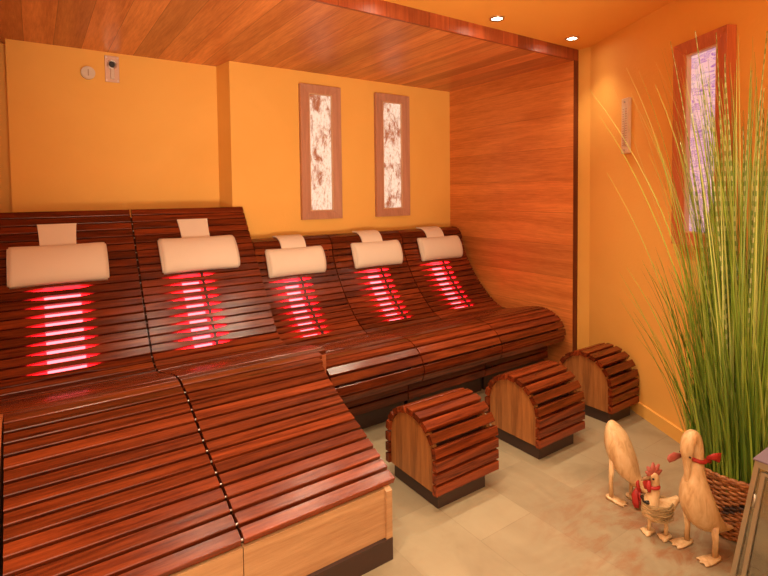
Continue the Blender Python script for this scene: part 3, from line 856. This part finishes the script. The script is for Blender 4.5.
link('black_bow', tube(bmesh.new(), [(.050, -.022, .150), (.056, 0, .142), (.050, .020, .150)], [.008, .004, .008], 8), M_eye, d)
leg(-.025, .020, .10, .008, .032, par=d); leg(.020, -.018, .09, .008, .032, par=d)

# ------------------------------------------------------------------ lantern
LX, LY = 1.815, .432     # centre
ln = thing('floor_lantern', 'tapered metal lantern with glass panes in the right foreground', 'lantern', (LX, LY, 0))
tw, bw, zt, zb = .128, .196, .592, .03
M_lm = plain('aged_zinc', (.34, .30, .23), .35, Metallic=.8)
M_roof = plain('zinc_roof', (.13, .09, .12), .4, Metallic=.2)
def cor(sx, sy, z):
    f = (z-zb)/(zt-zb); w = bw+(tw-bw)*f; return V((sx*w, sy*w, z))
def bar(bm, a, b, w, t_, side):
    a = V(a); b = V(b); z = (b-a).normalized(); s = (V(side)-z*V(side).dot(z)).normalized(); u = z.cross(s)
    q = [[p+s*x*w/2+u*y*t_/2 for x, y in ((-1, -1), (1, -1), (1, 1), (-1, 1))] for p in (a, b)]
    v = [[bm.verts.new(x) for x in r_] for r_ in q]
    fs = [bm.faces.new(v[0][::-1]), bm.faces.new(v[1])]
    for i in range(4): fs.append(bm.faces.new((v[0][i], v[0][(i+1) % 4], v[1][(i+1) % 4], v[1][i])))
    bmesh.ops.recalc_face_normals(bm, faces=fs)
for sx in (-1, 1):
    for sy in (-1, 1):
        bm = bmesh.new(); bar(bm, cor(sx, sy, zb), cor(sx, sy, zt), .012, .012, (1, 0, 0)); link('corner_post', bm, M_lm, ln)
bm = bmesh.new()
for z in (zb+.01, zt-.008):
    bm = bmesh.new()
    for a, b, s_ in (((-1, -1), (1, -1), (0, 1, 0)), ((1, -1), (1, 1), (1, 0, 0)), ((1, 1), (-1, 1), (0, 1, 0)), ((-1, 1), (-1, -1), (1, 0, 0))):
        bar(bm, cor(*a, z), cor(*b, z), .014, .022, s_)
    link('rail', bm, M_lm, ln)
bm = bmesh.new(); box(bm, -bw-.012, bw+.012, -bw-.012, bw+.012, 0, zb); link('base', bm, M_lm, ln)
# door on the side facing the loungers
bm = bmesh.new(); 
def fc(f, z, off=0.0):      # point on the -x face, f from +y (0) to -y (1)
    a = cor(-1, 1, z); b = cor(-1, -1, z); p_ = a+(b-a)*f; p_.x -= off; return p_
for f in (.075, .925): bar(bm, fc(f, zb+.03, .004), fc(f, zt-.028, .004), .009, .010, (1, 0, 0))
for z in (zb+.035, zt-.03): bar(bm, fc(.075, z, .004), fc(.925, z, .004), .010, .010, (1, 0, 0))
dr = link('door', bm, M_lm, ln)
for z in (.48, .18):
    bm = bmesh.new(); tube(bm, [fc(.045, z-.02, .010), fc(.045, z+.02, .010)], .004, 8); link('hinge', bm, M_lm, dr)
tg = NT('lantern_glass'); gl = tg.n('ShaderNodeBsdfGlossy'); gl.inputs['Roughness'].default_value = .03
tr = tg.n('ShaderNodeBsdfTransparent'); tr.inputs[0].default_value = (.93, .95, .92, 1)
lw = tg.n('ShaderNodeFresnel'); lw.inputs[0].default_value = 1.5
ms = tg.n('ShaderNodeMixShader'); tg.put(ms.inputs[0], tg.math('ADD', lw.outputs[0], .12)); tg.t.links.new(tr.outputs[0], ms.inputs[1]); tg.t.links.new(gl.outputs[0], ms.inputs[2]); tg.t.links.new(ms.outputs[0], tg.out.inputs[0])
M_glass = tg.m
for a, b in (((-1, 1), (-1, -1)), ((-1, -1), (1, -1)), ((1, -1), (1, 1)), ((1, 1), (-1, 1))):
    bm = bmesh.new(); s_ = .94
    pts = [cor(*a, zb+.02)*1, cor(*b, zb+.02)*1, cor(*b, zt-.02)*1, cor(*a, zt-.02)*1]
    quad(bm, *[V((p.x*.985, p.y*.985, p.z)) for p in pts]); o = link('glass_pane', bm, M_glass, ln)
    m_ = o.modifiers.new('solid', 'SOLIDIFY'); m_.thickness = .003
bm = bmesh.new()
e0, e1, hh = tw+.010, .050, .125
lo = [bm.verts.new((x*e0, y*e0, zt)) for x, y in ((-1, -1), (1, -1), (1, 1), (-1, 1))]
lm_ = [bm.verts.new((x*e0, y*e0, zt+.004)) for x, y in ((-1, -1), (1, -1), (1, 1), (-1, 1))]
hi = [bm.verts.new((x*e1, y*e1, zt+hh)) for x, y in ((-1, -1), (1, -1), (1, 1), (-1, 1))]
bm.faces.new(lo[::-1]); bm.faces.new(hi)
for i in range(4):
    bm.faces.new((lo[i], lo[(i+1) % 4], lm_[(i+1) % 4], lm_[i])); bm.faces.new((lm_[i], lm_[(i+1) % 4], hi[(i+1) % 4], hi[i]))
link('roof', bm, M_roof, ln)
bm = bmesh.new(); box(bm, -.035, .035, -.035, .035, zt+hh, zt+hh+.03, bev=.004); link('chimney', bm, M_lm, ln)
bm = bmesh.new(); tube(bm, [(.05*math.cos(a), 0, zt+hh+.035+.05*math.sin(a)) for a in [math.pi*k/12 for k in range(13)]], .004, 8); link('ring_handle', bm, M_lm, ln)
cd = thing('pillar_candle', 'white pillar candle standing inside the metal lantern', 'candle', (LX-.02, LY+.03, zb))
tcd = NT('candle_wax'); mcd = tcd.bsdf((.92, .86, .74), .4, Subsurface_Weight=0.0)
bm = bmesh.new(); cyl(bm, (0, 0, .11), (0, 0, 1), .045, .22, 32); bmesh.ops.bevel(bm, geom=[e for e in bm.edges if abs(e.verts[0].co.z-e.verts[1].co.z) < .001], offset=.006, segments=3, affect='EDGES'); link('wax', bm, mcd, cd)
bm = bmesh.new(); tube(bm, [(0, 0, .218), (.002, 0, .235)], .0015, 6); link('wick', bm, M_black, cd)

# ------------------------------------------------------------------ world and view
w = bpy.data.worlds.new('world'); S.world = w; w.use_nodes = True
w.node_tree.nodes['Background'].inputs[0].default_value = (1, .8, .6, 1); w.node_tree.nodes['Background'].inputs[1].default_value = .05
S.view_settings.view_transform = 'Standard'; S.view_settings.look = 'None'; S.view_settings.gamma = 1; S.view_settings.use_curve_mapping = False
S.view_settings.exposure = 0.90
